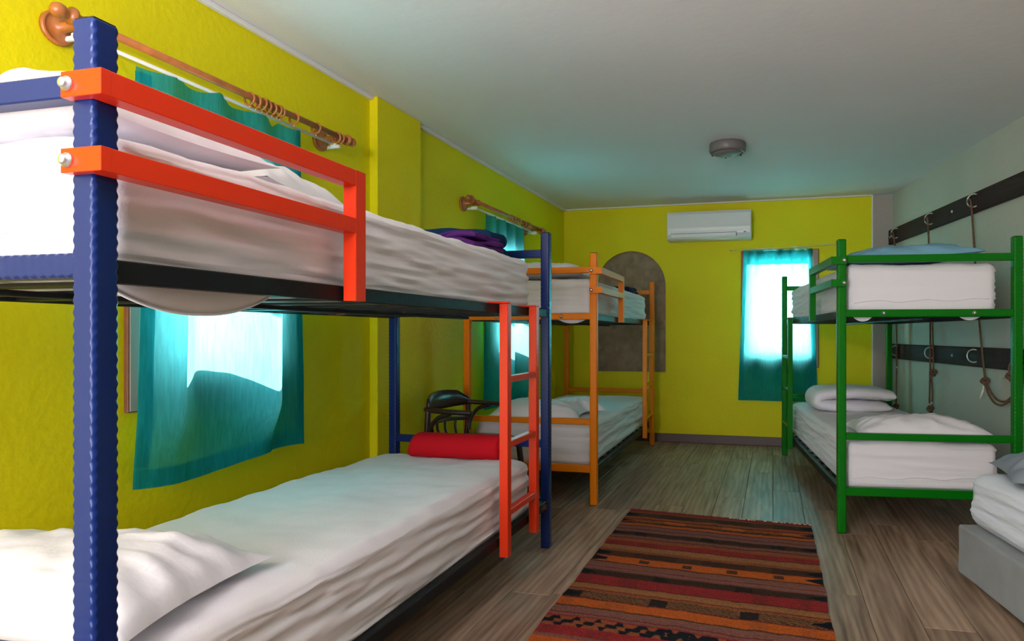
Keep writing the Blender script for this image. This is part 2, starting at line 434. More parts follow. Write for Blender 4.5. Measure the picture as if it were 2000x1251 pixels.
# niche back: a fan of plaster set into the recess
mb = MB(); n = len(arch)
mb.add([(a, 0.036, b) for a, b in arch]+[(a, 0.066, b) for a, b in arch],
       [tuple(range(n)), tuple(range(2*n-1, n-1, -1))]+[(i, (i+1) % n, (i+1) % n+n, i+n) for i in range(n)])
tag(mb.build('niche_plaster', M['niche'], wall_back), 'rough grey brown plaster set into the arched niche')
# corner pilaster strip and its white edges
t1 = MB().add(*box((2.855, 0.022, CEIL/2), (0.16, 0.072, CEIL-0.002), 0.004)).build('trim_1', M['taupe'], None, (LC[0], LC[1], 0), RZB)
tag(t1, 'taupe painted corner strip between yellow and pale walls', 'trim', kind='structure')
for x in (2.772, 2.936):
    MB().add(*box((x, -0.006, CEIL/2), (0.012, 0.020, CEIL-0.004), 0.003)).build('edge_strip', M['white_trim'], t1)
# column on the left wall
c0 = MB().add(*box((2.922, 0.012, CEIL/2), (0.42, 0.062, CEIL-0.002), 0.004)).build('trim_2', M['yellow'], None, (LC[0], LC[1], 0), RZL)
tag(c0, 'yellow plaster column standing proud of the left wall', 'column', kind='structure')
# ceiling, floor slab, rear wall with an added, unseen glazed door for the rear light
def room_poly(grow=0.0):
    a = left_w(-grow, -grow, 0); b = back_w(2.93+grow, -grow, 0); c = right_w(7.4, -grow, 0); d = left_w(8.35, -grow, 0)
    return [(a.x, a.y), (b.x, b.y), (c.x, c.y), (d.x, d.y)]
def slab(name, m, poly, z0, z1):
    k = len(poly); V = [(x, y, z0) for x, y in poly]+[(x, y, z1) for x, y in poly]
    ar = sum(poly[i][0]*poly[(i+1) % k][1]-poly[(i+1) % k][0]*poly[i][1] for i in range(k))
    r = list(range(k)); r = r if ar > 0 else r[::-1]
    F = [tuple(r[::-1]), tuple(i+k for i in r)]+[(r[i], r[(i+1) % k], r[(i+1) % k]+k, r[i]+k) for i in range(k)]
    return MB().add(V, F).build(name, m)
ceiling = tag(slab('ceiling', M['ceiling'], room_poly(0.1), CEIL, CEIL+0.1), 'plain off-white plaster ceiling', 'ceiling', kind='structure')
floor = tag(slab('floor', M['subfloor'], room_poly(0.06), -0.09, -0.010), 'floor laid with grey brown oak laminate planks', 'floor', kind='structure')
P = room_poly(0.0); REAR_Y = P[3][1]
xa, xb = P[3][0]-0.1, P[2][0]+0.1
rear_y = -1.06
wf = wall_panel('wall_front', M['cream'], -2.75, 2.1, 0, CEIL, 0.1, [rect(-1.90, -0.90, 0.12, 2.05)], (0, rear_y, 0), 0, -1, 'pale wall behind the photographer with an added glazed door')
dr = tag(empty('added_door_1', (-1.40, rear_y-0.05, 0)), 'added unseen white glazed door in the pale wall', 'door', kind='structure')
f = MB()
for x in (-0.48, 0.48): f.add(*box((x, 0, 1.085), (0.05, 0.05, 1.92)))
for z in (0.145, 2.025): f.add(*box((0, 0, z), (0.91, 0.045, 0.05)))
f.build('added_door_frame', M['white_trim'], dr)
MB().add(*box((0, 0.0, 1.085), (0.92, 0.006, 1.84), 0.001)).build('pane', M['glass'], dr)

# cove lines where walls meet the ceiling
def strip(name, a, b, size, m, label, cat):
    a, b = Vector(a), Vector(b); d = b-a
    o = MB().add(*box((d.length/2, 0, 0), (d.length, size[0], size[1]), 0.004)).build(name, m, None, a, math.atan2(d.y, d.x))
    return tag(o, label, cat, kind='structure')
strip('trim_3', left_w(8.0, 0.012, CEIL-0.010), left_w(3.134, 0.012, CEIL-0.010), (0.024, 0.020), M['ceiling'], 'white cove above the front length of the left wall', 'trim')
strip('trim_4', left_w(2.710, 0.012, CEIL-0.010), left_w(0.0, 0.012, CEIL-0.010), (0.024, 0.020), M['ceiling'], 'white cove above the far length of the left wall', 'trim')
strip('trim_5', back_w(0.0, 0.010, CEIL-0.007), back_w(2.77, 0.010, CEIL-0.007), (0.020, 0.014), M['white_trim'], 'thin white cove above the yellow end wall', 'trim')
strip('baseboard_back', back_w(0.02, 0.007, 0.040), back_w(2.768, 0.007, 0.040), (0.014, 0.078), M['baseboard'], 'mauve brown baseboard along the yellow end wall', 'baseboard')
strip('baseboard_left', left_w(8.0, 0.007, 0.040), left_w(3.135, 0.007, 0.040), (0.014, 0.078), M['baseboard'], 'mauve brown baseboard along the near left wall', 'baseboard')
strip('baseboard_left', left_w(2.709, 0.007, 0.040), left_w(0.02, 0.007, 0.040), (0.014, 0.078), M['baseboard'], 'mauve brown baseboard along the far left wall behind the orange bunk', 'baseboard')
strip('baseboard_right', right_w(7.4, 0.007, 0.040), right_w(0.12, 0.007, 0.040), (0.014, 0.078), M['baseboard'], 'mauve brown baseboard along the pale right wall', 'baseboard')

# planks
PY = 0.2513; pd = Vector((sin(PY), cos(PY))); pn = Vector((cos(PY), -sin(PY))); p0 = Vector((0.894, 2.14))
PWD = 0.1645; PLN = 1.26
def clip(poly, a, b, keep_left=True):
    out = []; k = len(poly)
    def side(p): return (b[0]-a[0])*(p[1]-a[1])-(b[1]-a[1])*(p[0]-a[0])
    for i in range(k):
        p, q = poly[i], poly[(i+1) % k]; sp, sq = side(p), side(q)
        if not keep_left: sp, sq = -sp, -sq
        if sp >= 0: out.append(p)
        if sp*sq < 0:
            t = sp/(sp-sq); out.append((p[0]+(q[0]-p[0])*t, p[1]+(q[1]-p[1])*t))
    return out
RP = room_poly(-0.001)
ar = sum(RP[i][0]*RP[(i+1) % 4][1]-RP[(i+1) % 4][0]*RP[i][1] for i in range(4))
joint = {-6: .2, -5: .75, -4: .43, -3: .05, -2: .62, -1: .30, 0: .95, 1: .115, 2: .93, 3: .49, 4: .2}
for row in range(-18, 16):
    ph = joint.get(row, random.random())*PLN
    for k in range(-4, 6):
        v0 = k*PLN+ph; u0 = row*PWD; g = 0.0009
        if v0+PLN < -2.2: continue
        poly = []
        for (u, v) in ((u0+g, v0+g), (u0+PWD-g, v0+g), (u0+PWD-g, v0+PLN-g), (u0+g, v0+PLN-g)):
            q = p0+pn*u+pd*v; poly.append((q.x, q.y))
        for i in range(4):
            if poly: poly = clip(poly, RP[i], RP[(i+1) % 4], ar > 0)
        if len(poly) < 3: continue
        cx_ = sum(p[0] for p in poly)/len(poly); cy_ = sum(p[1] for p in poly)/len(poly)
        if cy_ < -0.4 or (cx_ < -1.6 and cy_ < 1.0): pass
        # express in the plank's own frame so the grain runs along it
        loc = [((p[0]-cx_)*pn.x+(p[1]-cy_)*pn.y, (p[0]-cx_)*pd.x+(p[1]-cy_)*pd.y) for p in poly]
        m_ = len(loc); b = 0.0012
        sx = max(abs(a) for a, _ in loc)+1e-6; sy = max(abs(a) for _, a in loc)+1e-6
        top = [(a*(1-b/sx), c*(1-b/sy), 0.0) for a, c in loc]; mid = [(a, c, -0.0012) for a, c in loc]; bot = [(a, c, -0.0099) for a, c in loc]
        A2 = sum(loc[i][0]*loc[(i+1) % m_][1]-loc[(i+1) % m_][0]*loc[i][1] for i in range(m_))
        r = list(range(m_)); r = r if A2 > 0 else r[::-1]
        F = [tuple(r)]
        for lay in (0, 1):
            F += [(r[i]+lay*m_, r[i]+(lay+1)*m_, r[(i+1) % m_]+(lay+1)*m_, r[(i+1) % m_]+lay*m_) for i in range(m_)]
        MB().add(top+mid+bot, F).build('plank', M['plank'], floor, (cx_, cy_, 0), -PY)

# ------------------------------------------------------------------ windows
def window(n, frame_fn, rz, org, ox, ow, oz0, oz1, fz0, fz1, fx0, fx1, sgn, label):
    """frame proud of the wall around an opening ox..ox+ow; local y*sgn points into the room"""
    w = tag(empty('window_%d' % n, (org[0], org[1], 0), rz), label, 'window', kind='structure')
    x0, x1 = ox, ox+ow
    def prt(name, a, b, c, d, y, th, m):
        return MB().add(*box(((a+b)/2, y*sgn, (c+d)/2), (b-a, th, d-c), 0.003)).build(name, m, w)
    prt('architrave', fx0, x0+0.005, fz0, fz1, 0.009, 0.018, M['frame_wood']); prt('architrave', x1-0.005, fx1, fz0, fz1, 0.009, 0.018, M['frame_wood'])
    prt('architrave', x0+.005, x1-.005, oz1-0.005, fz1, 0.009, 0.018, M['frame_wood']); prt('architrave', x0+.005, x1-.005, fz0, oz0+0.005, 0.009, 0.018, M['frame_wood'])
    prt('facing', fx1-0.050, fx1-0.006, fz0+0.004, fz1-0.004, 0.0195, 0.004, M['frame_white'])
    for a, b, c, d in ((x0, x0+0.03, oz0, oz1), (x1-0.03, x1, oz0, oz1), (x0+0.03, x1-0.03, oz0, oz0+0.03), (x0+0.03, x1-0.03, oz1-0.03, oz1)):
        prt('sash', a, b, c, d, -0.028, 0.03, M['frame_white'])
    prt('pane', x0+0.03, x1-0.03, oz0+0.03, oz1-0.03, -0.028, 0.004, M['glass'])
    return w
window(1, None, RZL, LC, OP1[0], OP1[1]-OP1[0], OP1[2], OP1[3], 0.745, 1.71, 3.78, 4.43, 1, 'brown framed window behind the near teal curtain on the left wall')
window(2, None, RZL, LC, OP2[0], OP2[1]-OP2[0], OP2[2], OP2[3], 0.742, 1.731, 1.19, 1.79, 1, 'brown framed window behind the far teal curtain on the left wall')
window(3, None, RZB, LC, OP3[0], OP3[1]-OP3[0], OP3[2], OP3[3], 0.70, 1.74, 1.67, 2.335, -1, 'dark framed window behind the teal curtain on the end wall')

# ------------------------------------------------------------------ curtains
def curtain(org, rz, s0, s1, z0, z1, off, flare, sgn, label, ns=72, nz=64, hem_z=0.062, top_fn=None, bot_fn=None, hem_side=None, head=False):
    t = tag(empty('curtain', (org[0], org[1], 0), rz), label, 'curtain', 'teal curtains')
    def P(a, b, extra=0.0):
        f = flare(b); s = s0+(s1-s0)*a
        s = s+((s-(s0+s1)/2)*f)
        zt = z1+(top_fn(a) if top_fn else 0); zb = z0+(bot_fn(a) if bot_fn else 0)
        z = zb+(zt-zb)*b
        return (s, sgn*(off(a, b, z)+extra), z)
    V = [P(i/ns, j/nz) for j in range(nz+1) for i in range(ns+1)]
    F = [(j*(ns+1)+i, j*(ns+1)+i+1, (j+1)*(ns+1)+i+1, (j+1)*(ns+1)+i) for j in range(nz) for i in range(ns)]
    MB().add(V, F, True).build('cloth', M['curtain'], t)
    def patch(name, a0, a1, b0, b1, n1, n2):
        V = [P(a0+(a1-a0)*i/n1, b0+(b1-b0)*j/n2, -0.003) for j in range(n2+1) for i in range(n1+1)]
        F = [(j*(n1+1)+i, j*(n1+1)+i+1, (j+1)*(n1+1)+i+1, (j+1)*(n1+1)+i) for j in range(n2) for i in range(n1)]
        MB().add(V, F, True).build(name, M['curtain'], t)
    patch('hem', 0, 1, 0, hem_z/(z1-z0), ns, 4)
    patch('side_hem', 0.0, 0.06, hem_z/(z1-z0)+.002, 0.99, 3, 50); patch('side_hem', 0.94, 1.0, hem_z/(z1-z0)+.002, 0.99, 3, 50)
    if head: patch('heading', 0.062, 0.938, 0.90, 0.985, ns, 6)
    return t

def sm(x): return x*x*(3-2*x) if 0 < x < 1 else (0 if x <= 0 else 1)
ss = np.array([3.66, 3.74, 3.80, 3.865, 3.885, 3.912, 3.955, 4.02, 4.10, 4.20, 4.235, 4.27, 4.315, 4.40, 4.52])
oo = np.array([.00, .005, .00, .00, .005, .085, .105, .062, .018, .004, .005, .030, .062, .03, .0])
def fold1(a, b, z):
    s = 3.70+(4.45-3.70)*a
    k = float(np.interp(s, ss, oo)); k = (k+float(np.interp(s-0.008, ss, oo))+float(np.interp(s+0.008, ss, oo)))/3
    low = sm((1.62-z)/0.5)*(1-0.72*sm((0.76-z)/0.22))
    return 0.070+k*low+0.016*sin(a*23+0.4)*sm((z-1.45)/0.3)+0.004*fbm(a*7, z*3, 1.0)
def scal1(a):  # the top sags between the hooks
    return -0.020*abs(sin(a*pi*3.5+0.6*sin(a*9)+0.3))-0.035*max(0, 1-abs(a-0.20)/0.045)
curtain(LC, RZL, 3.722, 4.432, 0.535, 1.845, fold1, lambda b: 0.075*(1-b)**1.3, 1, 'teal curtain with a sunlit patch on the near left wall window', top_fn=scal1,
        bot_fn=lambda a: 0.02*sin(a*5.2+0.7)-0.012)
ss2 = np.array([1.15, 1.25, 1.34, 1.43, 1.50, 1.53, 1.56, 1.62, 1.70, 1.80, 1.95]); oo2 = np.array([.03, .10, .06, .03, .01, .005, .06, .09, .03, .01, .0])
def fold2(a, b, z):
    s = 1.21+(1.935-1.21)*a; k = float(np.interp(s, ss2, oo2)); k = (k+float(np.interp(s-0.01, ss2, oo2))+float(np.interp(s+0.01, ss2, oo2)))/3
    return 0.070+k*sm((1.65-z)/0.6)*(1-0.6*sm((0.72-z)/0.22))+0.012*sin(a*26)*sm((z-0.9)/0.5)+0.004*fbm(a*7, z*3, 4.0)
curtain(LC, RZL, 1.215, 1.93, 0.48, 1.825, fold2, lambda b: 0.03*(1-b), 1, 'teal curtain behind the orange bunk on the far left wall window', top_fn=lambda a: -0.015*abs(sin(a*pi*5)))
def fold3(a, b, z):
    return 0.048+0.006*sin(a*44)*sm((z-1.3)/0.4)+0.008*sin(a*17+1)+0.004*fbm(a*7, z*3, 8.0)
curtain(LC, RZB, 1.695, 2.275, 0.405, 1.745, fold3, lambda b: 0.20*(1-b)**1.0*0.85, -1, 'long flat teal curtain glowing on the yellow end wall window', top_fn=lambda a: -0.006*abs(sin(a*pi*7)), hem_z=0.02, head=True)
# wire carrying the end wall curtain
wr = tag(empty('curtain_wire', (LC[0], LC[1], 0), RZB), 'thin white wire across the end wall above its curtain', 'curtain wire')
MB().add(*tube([(1.58, -0.058, 1.746), (2.0, -0.058, 1.751), (2.52, -0.058, 1.772)], 0.003, 6), True).build('wire', M['rail_white'], wr)
for x, z in ((1.58, 1.746), (2.52, 1.772)):
    MB().add(*tube([(x, -0.062, z), (x, -0.001, z)], 0.005, 8), True).build('hook', M['chrome'], wr)

# ------------------------------------------------------------------ curtain rods
def rod(s0, s1, z, off, r, rings, rosettes, label, rail_s, rail_z):
    t = tag(empty('curtain_rod', (LC[0], LC[1], 0), RZL), label, 'curtain rod')
    MB().add(*tube([(s0, off, z), (s1, off, z)], r, 14), True).build('pole', M['rod_wood'], t)
    for s, d in ((s0, -1), (s1, 1)):
        prof = [(r*1.1, 0), (r*1.9, 0.004), (r*2.0, 0.012), (r*1.2, 0.018), (r*0.9, 0.024), (r*1.5, 0.034), (r*1.65, 0.046), (r*1.2, 0.058), (r*0.3, 0.064)]
        MB().add(*lathe([(a, d*h) for a, h in prof], 18, 'x', (s, off, z)), True).build('finial', M['rod_wood'], t)
    for s in rosettes:
        MB().add(*lathe([(0.048, 0.002), (0.048, 0.010), (0.042, 0.016), (0.040, 0.013), (0.024, 0.020), (0.014, 0.026), (0.013, off-0.03), (0.019, off-0.012), (0.019, off+0.002)], 24, 'y', (s, 0, z)), True).build('bracket', M['rod_wood'], t)
        MB().add(*box((s, off-0.035, z-0.032), (0.016, 0.045, 0.022), 0.003)).build('rail_clip', M['rail_white'], t)
    R = r*1.75
    for i, s in enumerate(rings):
        tl = 0.25*sin(i*2.3)
        pts = [(s+R*sin(a)*sin(tl)*.6, off+R*cos(a), z-R*0.42+R*sin(a)) for a in np.linspace(0, 2*pi, 21)[:-1]]
        rg = MB().add(*tube(pts, 0.0042, 8, True), True).build('ring', M['rod_wood'], t)
        MB().add(*tube([(s, off, z-R*1.42), (s, off, z-R*1.42-0.012)], 0.0022, 6), True).build('screw_eye', M['brass'], rg)
    rl = tag(empty('curtain_rail', (LC[0], LC[1], 0), RZL), label.replace('wooden curtain rod with rings', 'slim white curtain rail under the wooden rod'), 'curtain rail')
    MB().add(*tube([(rail_s[0], 0.075, rail_z), (rail_s[1], 0.075, rail_z)], 0.006, 10), True).build('rail', M['rail_white'], rl)
    for s in (rail_s[0]-0.03, rail_s[1]+0.03):
        MB().add(*box((s, 0.038, rail_z), (0.014, 0.072, 0.014), 0.003)).build('stay', M['rail_white'], rl)
rod(3.49, 4.665, 1.862, 0.12, 0.0125, [4.045, 4.015, 3.985, 3.962, 3.935, 3.908, 3.893, 3.815, 3.685, 3.555, 3.530], [3.512, 4.628], 'wooden curtain rod with rings above the near left window', (3.50, 4.58), 1.838)
rod(0.95, 2.23, 1.842, 0.12, 0.0125, [1.60, 1.55, 1.50, 1.45, 1.34, 1.28, 1.24, 0.985], [1.03, 2.12], 'wooden curtain rod with rings above the far left window', (1.02, 2.04), 1.818)

# ------------------------------------------------------------------ bunk beds
BL = 2.14; PT = 0.042; PH = 1.466
def bunk(x0, y0, yaw, Wd, colour, ladder_col, mirror, label):
    root = tag(empty('bunk_bed', (x0, y0, 0), -yaw), label, 'bunk bed', 'steel bunk beds')
    def U(u): return Wd-u if mirror else u
    C, K = M[colour], M['black']
    corr = 0.0029
    for u in (0, Wd):
        for v in (0, BL):
            p = MB().add(*beam('z', 0.004, PH-0.003, (U(u), v), (PT, PT), corr)).build('post', C, root)
            MB().add(*box((U(u), v, PH-0.0015), (PT-0.006, PT-0.006, 0.005), 0.001)).build('post_cap', K, p)
            MB().add(*box((U(u), v, 0.0035), (PT-0.004, PT-0.004, 0.007), 0.001)).build('post_foot', K, p)
    e0, e1 = PT/2-0.001, Wd-PT/2+0.001
    for v in (0, BL):
        for nm, z0, z1, cr in (('top_rail', 1.350, 1.386, 0), ('bunk_rail', 1.078, 1.116, 0.0030), ('lower_end_rail', 0.466, 0.500, 0), ('base_rail', 0.188, 0.230, 0)):
            r = MB().add(*beam('x', e0, e1, (v, (z0+z1)/2), (0.032, z1-z0), cr, ch=0.0025)).build(nm, C, root)
            if nm in ('bunk_rail', 'base_rail'):
                d = -1 if v == 0 else 1
                for q in ((0.23, 0.77) if nm == 'bunk_rail' else (0.17,)):
                    MB().add(*lathe([(0.0105, 0), (0.0105, 0.003), (0.007, 0.004), (0.007, 0.010), (0.004, 0.013)], 12, 'y', (e0+(e1-e0)*(1-q if mirror else q), v+d*0.0155, (z0+z1)/2)) if d > 0 else
                         lathe([(a, -h) for a, h in [(0.0105, 0), (0.0105, 0.003), (0.007, 0.004), (0.007, 0.010), (0.004, 0.013)]], 12, 'y', (e0+(e1-e0)*(1-q if mirror else q), v-0.0155, (z0+z1)/2)), True).build('bolt', M['chrome'], r)
    for u in (0, Wd):
        for z0, z1 in ((1.072, 1.108), (0.188, 0.226)):
            MB().add(*beam('y', PT/2-0.001, BL-PT/2+0.001, ((z0+z1)/2, U(u)), (z1-z0, 0.030), 0, ch=0.0025)).build('side_rail', K, root)
    for k in range(12):
        v = 0.10+k*(BL-0.20)/11
        for z in (1.078, 0.194):
            MB().add(*box((Wd/2, v, z), (Wd-0.028, 0.055, 0.006), 0.001)).build('slat', K, root)
    for z in (1.070, 0.190):
        MB().add(*box((Wd/2, BL/2, z), (0.03, BL-0.04, 0.012), 0.002)).build('centre_bar', K, root)
    # guard rail on the aisle side at the head
    g = empty('guard_rail', (0, 0, 0), 0, root); G = M[ladder_col]
    ug = U(Wd+PT/2+0.018)
    sd = -1 if mirror else 1
    for z0, z1 in ((1.341, 1.379), (1.230, 1.266)):
        MB().add(*beam('y', -PT/2-0.006, 0.576, ((z0+z1)/2, ug), (z1-z0-0.0004, 0.034), 0, ch=0.001)).build('bar', G, g)
        xs = (U(Wd)-sd*(PT/2-0.002), ug+sd*0.0172); lo, hi = min(xs), max(xs)
        MB().add(*box(((lo+hi)/2, -PT/2-0.009, (z0+z1)/2), (hi-lo, 0.016, z1-z0), 0.0007)).build('strap_end', G, g)
        MB().add(*lathe([(0.011, -PT/2-0.016), (0.011, -PT/2-0.020), (0.0075, -PT/2-0.021), (0.0075, -PT/2-0.026), (0.004, -PT/2-0.028)], 14, 'y', (U(Wd)-sd*0.006, 0, (z0+z1)/2)), True).build('bolt', M['chrome'], g)
    MB().add(*beam('z', 1.072, 1.379, (ug, 0.597), (0.034, 0.042), 0, ch=0.002)).build('upright', G, g)
    # ladder at the foot
    l = empty('ladder', (0, 0, 0), 0, root); ul = U(Wd+0.037)
    for v in (1.548, 1.868):
        mbx = MB().add(*beam('z', 0.155, 1.106, (ul, v), (0.034, 0.038), 0, ch=0.002))
        xs = (U(Wd-0.016), ul); mbx.add(*box(((xs[0]+xs[1])/2, v, 1.1125), (abs(xs[1]-xs[0])+0.034, 0.038, 0.008), 0.002))
        mbx.build('stile', G, l)
    for z in (0.822, 0.574, 0.316):
        MB().add(*beam('y', 1.566, 1.850, (z, ul), (0.024, 0.030), 0, ch=0.002)).build('rung', G, l)
    return root
BLUE = dict(x=-1.537, y=1.191, yaw=0.239, W=0.789); ORAN = dict(x=-0.825, y=4.030, yaw=0.233, W=0.796); GREE = dict(x=1.197, y=3.313, yaw=0.140, W=0.817)
bunk(-1.537, 1.191, 0.239, 0.789, 'blue', 'red', False, 'navy blue steel bunk bed with red ladder and guard rail in the foreground')
bunk(-0.825, 4.030, 0.233, 0.796, 'orange', 'orange', False, 'amber orange steel bunk bed in the far left corner')
bunk(1.197, 3.313, 0.140, 0.817, 'green', 'green', True, 'emerald green steel bunk bed beside the pale right wall')

def on_bed(bed, u, v, z): 
    c, s = cos(bed['yaw']), sin(bed['yaw'])
    return Vector((bed['x']+u*c+v*s, bed['y']-u*s+v*c, z))

# ------------------------------------------------------------------ mattresses
def mattress(bed, u0, u1, v0, v1, z0, z1, seed, label, wr=1.0, flaps=(), seam=False, name='mattress', r=0.04, crown=0.012, material='sheet'):
    t = tag(empty(name, on_bed(bed, u0, v0, z0), -bed['yaw']), label, 'mattress', 'white sheeted mattresses')
    w, l, h = u1-u0, v1-v0, z1-z0; q = seed*9.1
    def disp(p, n):
        d = Vector((0, 0, 0))
        side = max(0, 1-abs(n.z)*1.4)
        if n.z > -0.5:
            # long drawn folds on the flanks, slanting towards the foot end
            a = p.y if abs(n.x) > abs(n.y) else p.x
            f = fbm(a*1.1+q, (p.z+a*0.045)*26, q, 3); f2 = fbm(a*0.5+q, (p.z-a*0.03)*60, q+3, 2)
            d += n*(side*wr*(0.0095*f+0.0055*f2+0.0028*sin((p.z+a*0.035+0.010*f)*210+5*f)*max(0.0, min(1.0, 0.55+1.6*fbm(a*1.7, p.z*6, q+9, 2))))*(1.0 if abs(n.x) > abs(n.y) else 0.35))
        if n.z > 0.3:
            d.z += wr*(0.006*fbm(p.x*5+q, p.y*2.2, q)+0.003*fbm(p.x*9+p.y*5, p.y*11-p.x*6, q+1)) + crown*(1-(2*p.x/w)**2)*(1-(2*p.y/l)**4)
        if n.z < -0.3: d.z += 0.0
        return d
    MB().add(*softbox((w/2, l/2, h/2), (w, l, h), min(r, h*0.45), (24, 96, 26), disp), True).build('sheet', M[material], t)
    for (ea, va, vb, depth, uu) in flaps:
        n = 28; V = []; F = []
        for k in range(n+1):
            x = va+(vb-va)*k/n; dp = depth*max(0, 1-abs(2*k/n-1)**2.2)
            for i in range(5):
                zz = 0.012-(dp+0.012)*i/4
                V.append((uu+0.006*sin(i), x, zz) if ea == 'v' else (x, uu+0.006*sin(i), zz))
        for k in range(n):
            for i in range(4): a = k*5+i; F.append((a, a+1, a+6, a+5))
        fl = MB().add(V, F, True).build('sheet_flap', M['sheet'], t)
        so = fl.modifiers.new('thick', 'SOLIDIFY'); so.thickness = 0.004
        hem = [Vector((V[k*5+4])) for k in range(n+1)]
        MB().add(*tube(hem, 0.0035, 6), True).build('hem', M['sheet'], fl)
    if seam:
        z = h*0.30
        for (a, b, c, d_) in ((r, -0.002, w-r, -0.002), ):
            MB().add(*tube(smoothpath([(a+(c-a)*q/9, -0.0015, z+0.006*sin(q*1.9+seed)-0.010*(1-q/9)) for q in range(10)], 5), 0.0028, 6), True).build('piping', M['sheet'], t)
    return t
mattress(BLUE, 0.03, 0.765, 0.035, 1.985, 1.090, 1.322, 1, 'white sheeted mattress on the upper deck of the navy blue bunk', 1.5, flaps=(('v', -0.02, 0.40, 0.060, 0.725),), seam=True)
mattress(BLUE, 0.03, 0.775, 0.03, 1.965, 0.206, 0.440, 2, 'white sheeted mattress on the lower deck of the navy blue bunk', 1.4)
mattress(ORAN, 0.03, 0.772, 0.035, 1.955, 1.090, 1.322, 3, 'white sheeted mattress on the upper deck of the amber orange bunk', 1.0, flaps=(('u', 0.53, 0.72, 0.030, 0.0),))
mattress(ORAN, 0.03, 0.772, 0.035, 1.965, 0.206, 0.455, 4, 'white sheeted mattress on the lower deck of the amber orange bunk', 1.3)
mattress(GREE, 0.03, 0.745, 0.035, 1.945, 1.090, 1.345, 5, 'white sheeted mattress on the upper deck of the emerald green bunk', 1.1, flaps=(('u', 0.03, 0.13, 0.03, 0.0), ('u', 0.53, 0.64, 0.025, 0.0)), seam=True)
mattress(GREE, 0.03, 0.752, 0.035, 1.965, 0.206, 0.452, 6, 'white sheeted mattress on the lower deck of the emerald green bunk', 1.3, seam=True)

# ------------------------------------------------------------------ pillows
def pillow(loc, rz, L, Wd, T, seed, label, m='pillow', tilt=(0, 0), lean=0.0, wr=1.0, bottom=0.35):
    o = MB().add(*pillow_mesh(L, Wd, T, seed, lean=lean, wr=wr, bottom=bottom), True).build('pillow', M[m], None, loc)
    o.rotation_euler = (tilt[0], tilt[1], rz)
    return tag(o, label, 'pillow', 'pillows on the beds')
pillow(on_bed(BLUE, 0.38, 0.235, 1.325), -BLUE['yaw'], 0.72, 0.44, 0.27, 1, 'plump white pillow at the head of the navy upper bunk nearest the post', bottom=0.25)
pillow(on_bed(BLUE, 0.33, 0.675, 1.332), -BLUE['yaw']+0.15, 0.62, 0.46, 0.19, 2, 'white pillow lying behind the plump pillow on the navy upper bunk', bottom=0.25)
pillow(on_bed(BLUE, 0.375, 0.24, 0.448), -BLUE['yaw']+0.17, 0.68, 0.46, 0.20, 3, 'white pillow on the lower navy bunk behind the foreground post', bottom=0.3)
pillow(on_bed(ORAN, 0.40, 0.27, 1.330), -ORAN['yaw'], 0.62, 0.42, 0.17, 4, 'white pillow on the upper amber orange bunk', bottom=0.3)
pillow(on_bed(ORAN, 0.37, 0.27, 0.462), -ORAN['yaw']+0.1, 0.58, 0.40, 0.18, 5, 'white pillow on the lower amber orange bunk beside the red ladder', bottom=0.3)
pillow(on_bed(ORAN, 0.53, 0.58, 0.464), -ORAN['yaw']+0.5, 0.34, 0.28, 0.16, 15, 'smaller shaded white pillow behind the front pillow of the lower orange bunk', bottom=0.3)
pillow(on_bed(GREE, 0.36, 0.27, 1.358), -GREE['yaw'], 0.70, 0.42, 0.16, 6, 'sky blue pillow on the upper emerald green bunk', 'pillow_blue', bottom=0.3, lean=0.05)
pillow(on_bed(GREE, 0.42, 0.24, 0.460), -GREE['yaw'], 0.66, 0.40, 0.17, 7, 'flat white pillow at the near end of the lower emerald green bunk', bottom=0.3)

# folded pillow further back on the lower green bunk
def folded_pillow(loc, rz, label):
    path = [(0.52, 0.035), (0.40, 0.04), (0.20, 0.043), (0.06, 0.055), (0.035, 0.088), (0.07, 0.120), (0.20, 0.132), (0.38, 0.130), (0.50, 0.118), (0.545, 0.112)]
    ctr = smoothpath([(a, 0, b) for a, b in path], 5); n = len(ctr); V = []; F = []; ny = 22; nr = 12
    th = [0.040*(max(0.0, 1-abs(2*i/(n-1)-1)**6))**0.5+0.003 for i in range(n)]
    for i, p in enumerate(ctr):
        d = (ctr[min(i+1, n-1)]-ctr[max(i-1, 0)]).normalized(); nn = Vector((-d.z, 0, d.x))
        for k in range(2*ny):
            a = 2*pi*k/(2*ny); y = 0.205*math.copysign(abs(cos(a))**0.45, cos(a)); w = th[i]*math.copysign(abs(sin(a))**0.8, sin(a))
            f = 0.006*fbm(p.x*10, y*9, p.z*8+3)+0.003*sin(p.x*60+6*fbm(y*6, p.x*5, 2.0))
            q = p+nn*(w+f); V.append((q.x, y*(1-0.10*(2*i/(n-1)-1)**2)+f, max(q.z, 0.0)))
    m = 2*ny
    for i in range(n-1):
        for k in range(m): F.append((i*m+k, (i+1)*m+k, (i+1)*m+(k+1) % m, i*m+(k+1) % m))
    F.append(tuple(range(m))); F.append(tuple((n-1)*m+k for k in range(m-1, -1, -1)))
    o = MB().add(V, F, True).build('pillow', M['pillow'], None, loc, rz)
    return tag(o, label, 'pillow', 'pillows on the beds')
folded_pillow(on_bed(GREE, 0.075, 1.42, 0.456), -GREE['yaw'], 'white pillow folded double at the far end of the lower green bunk')

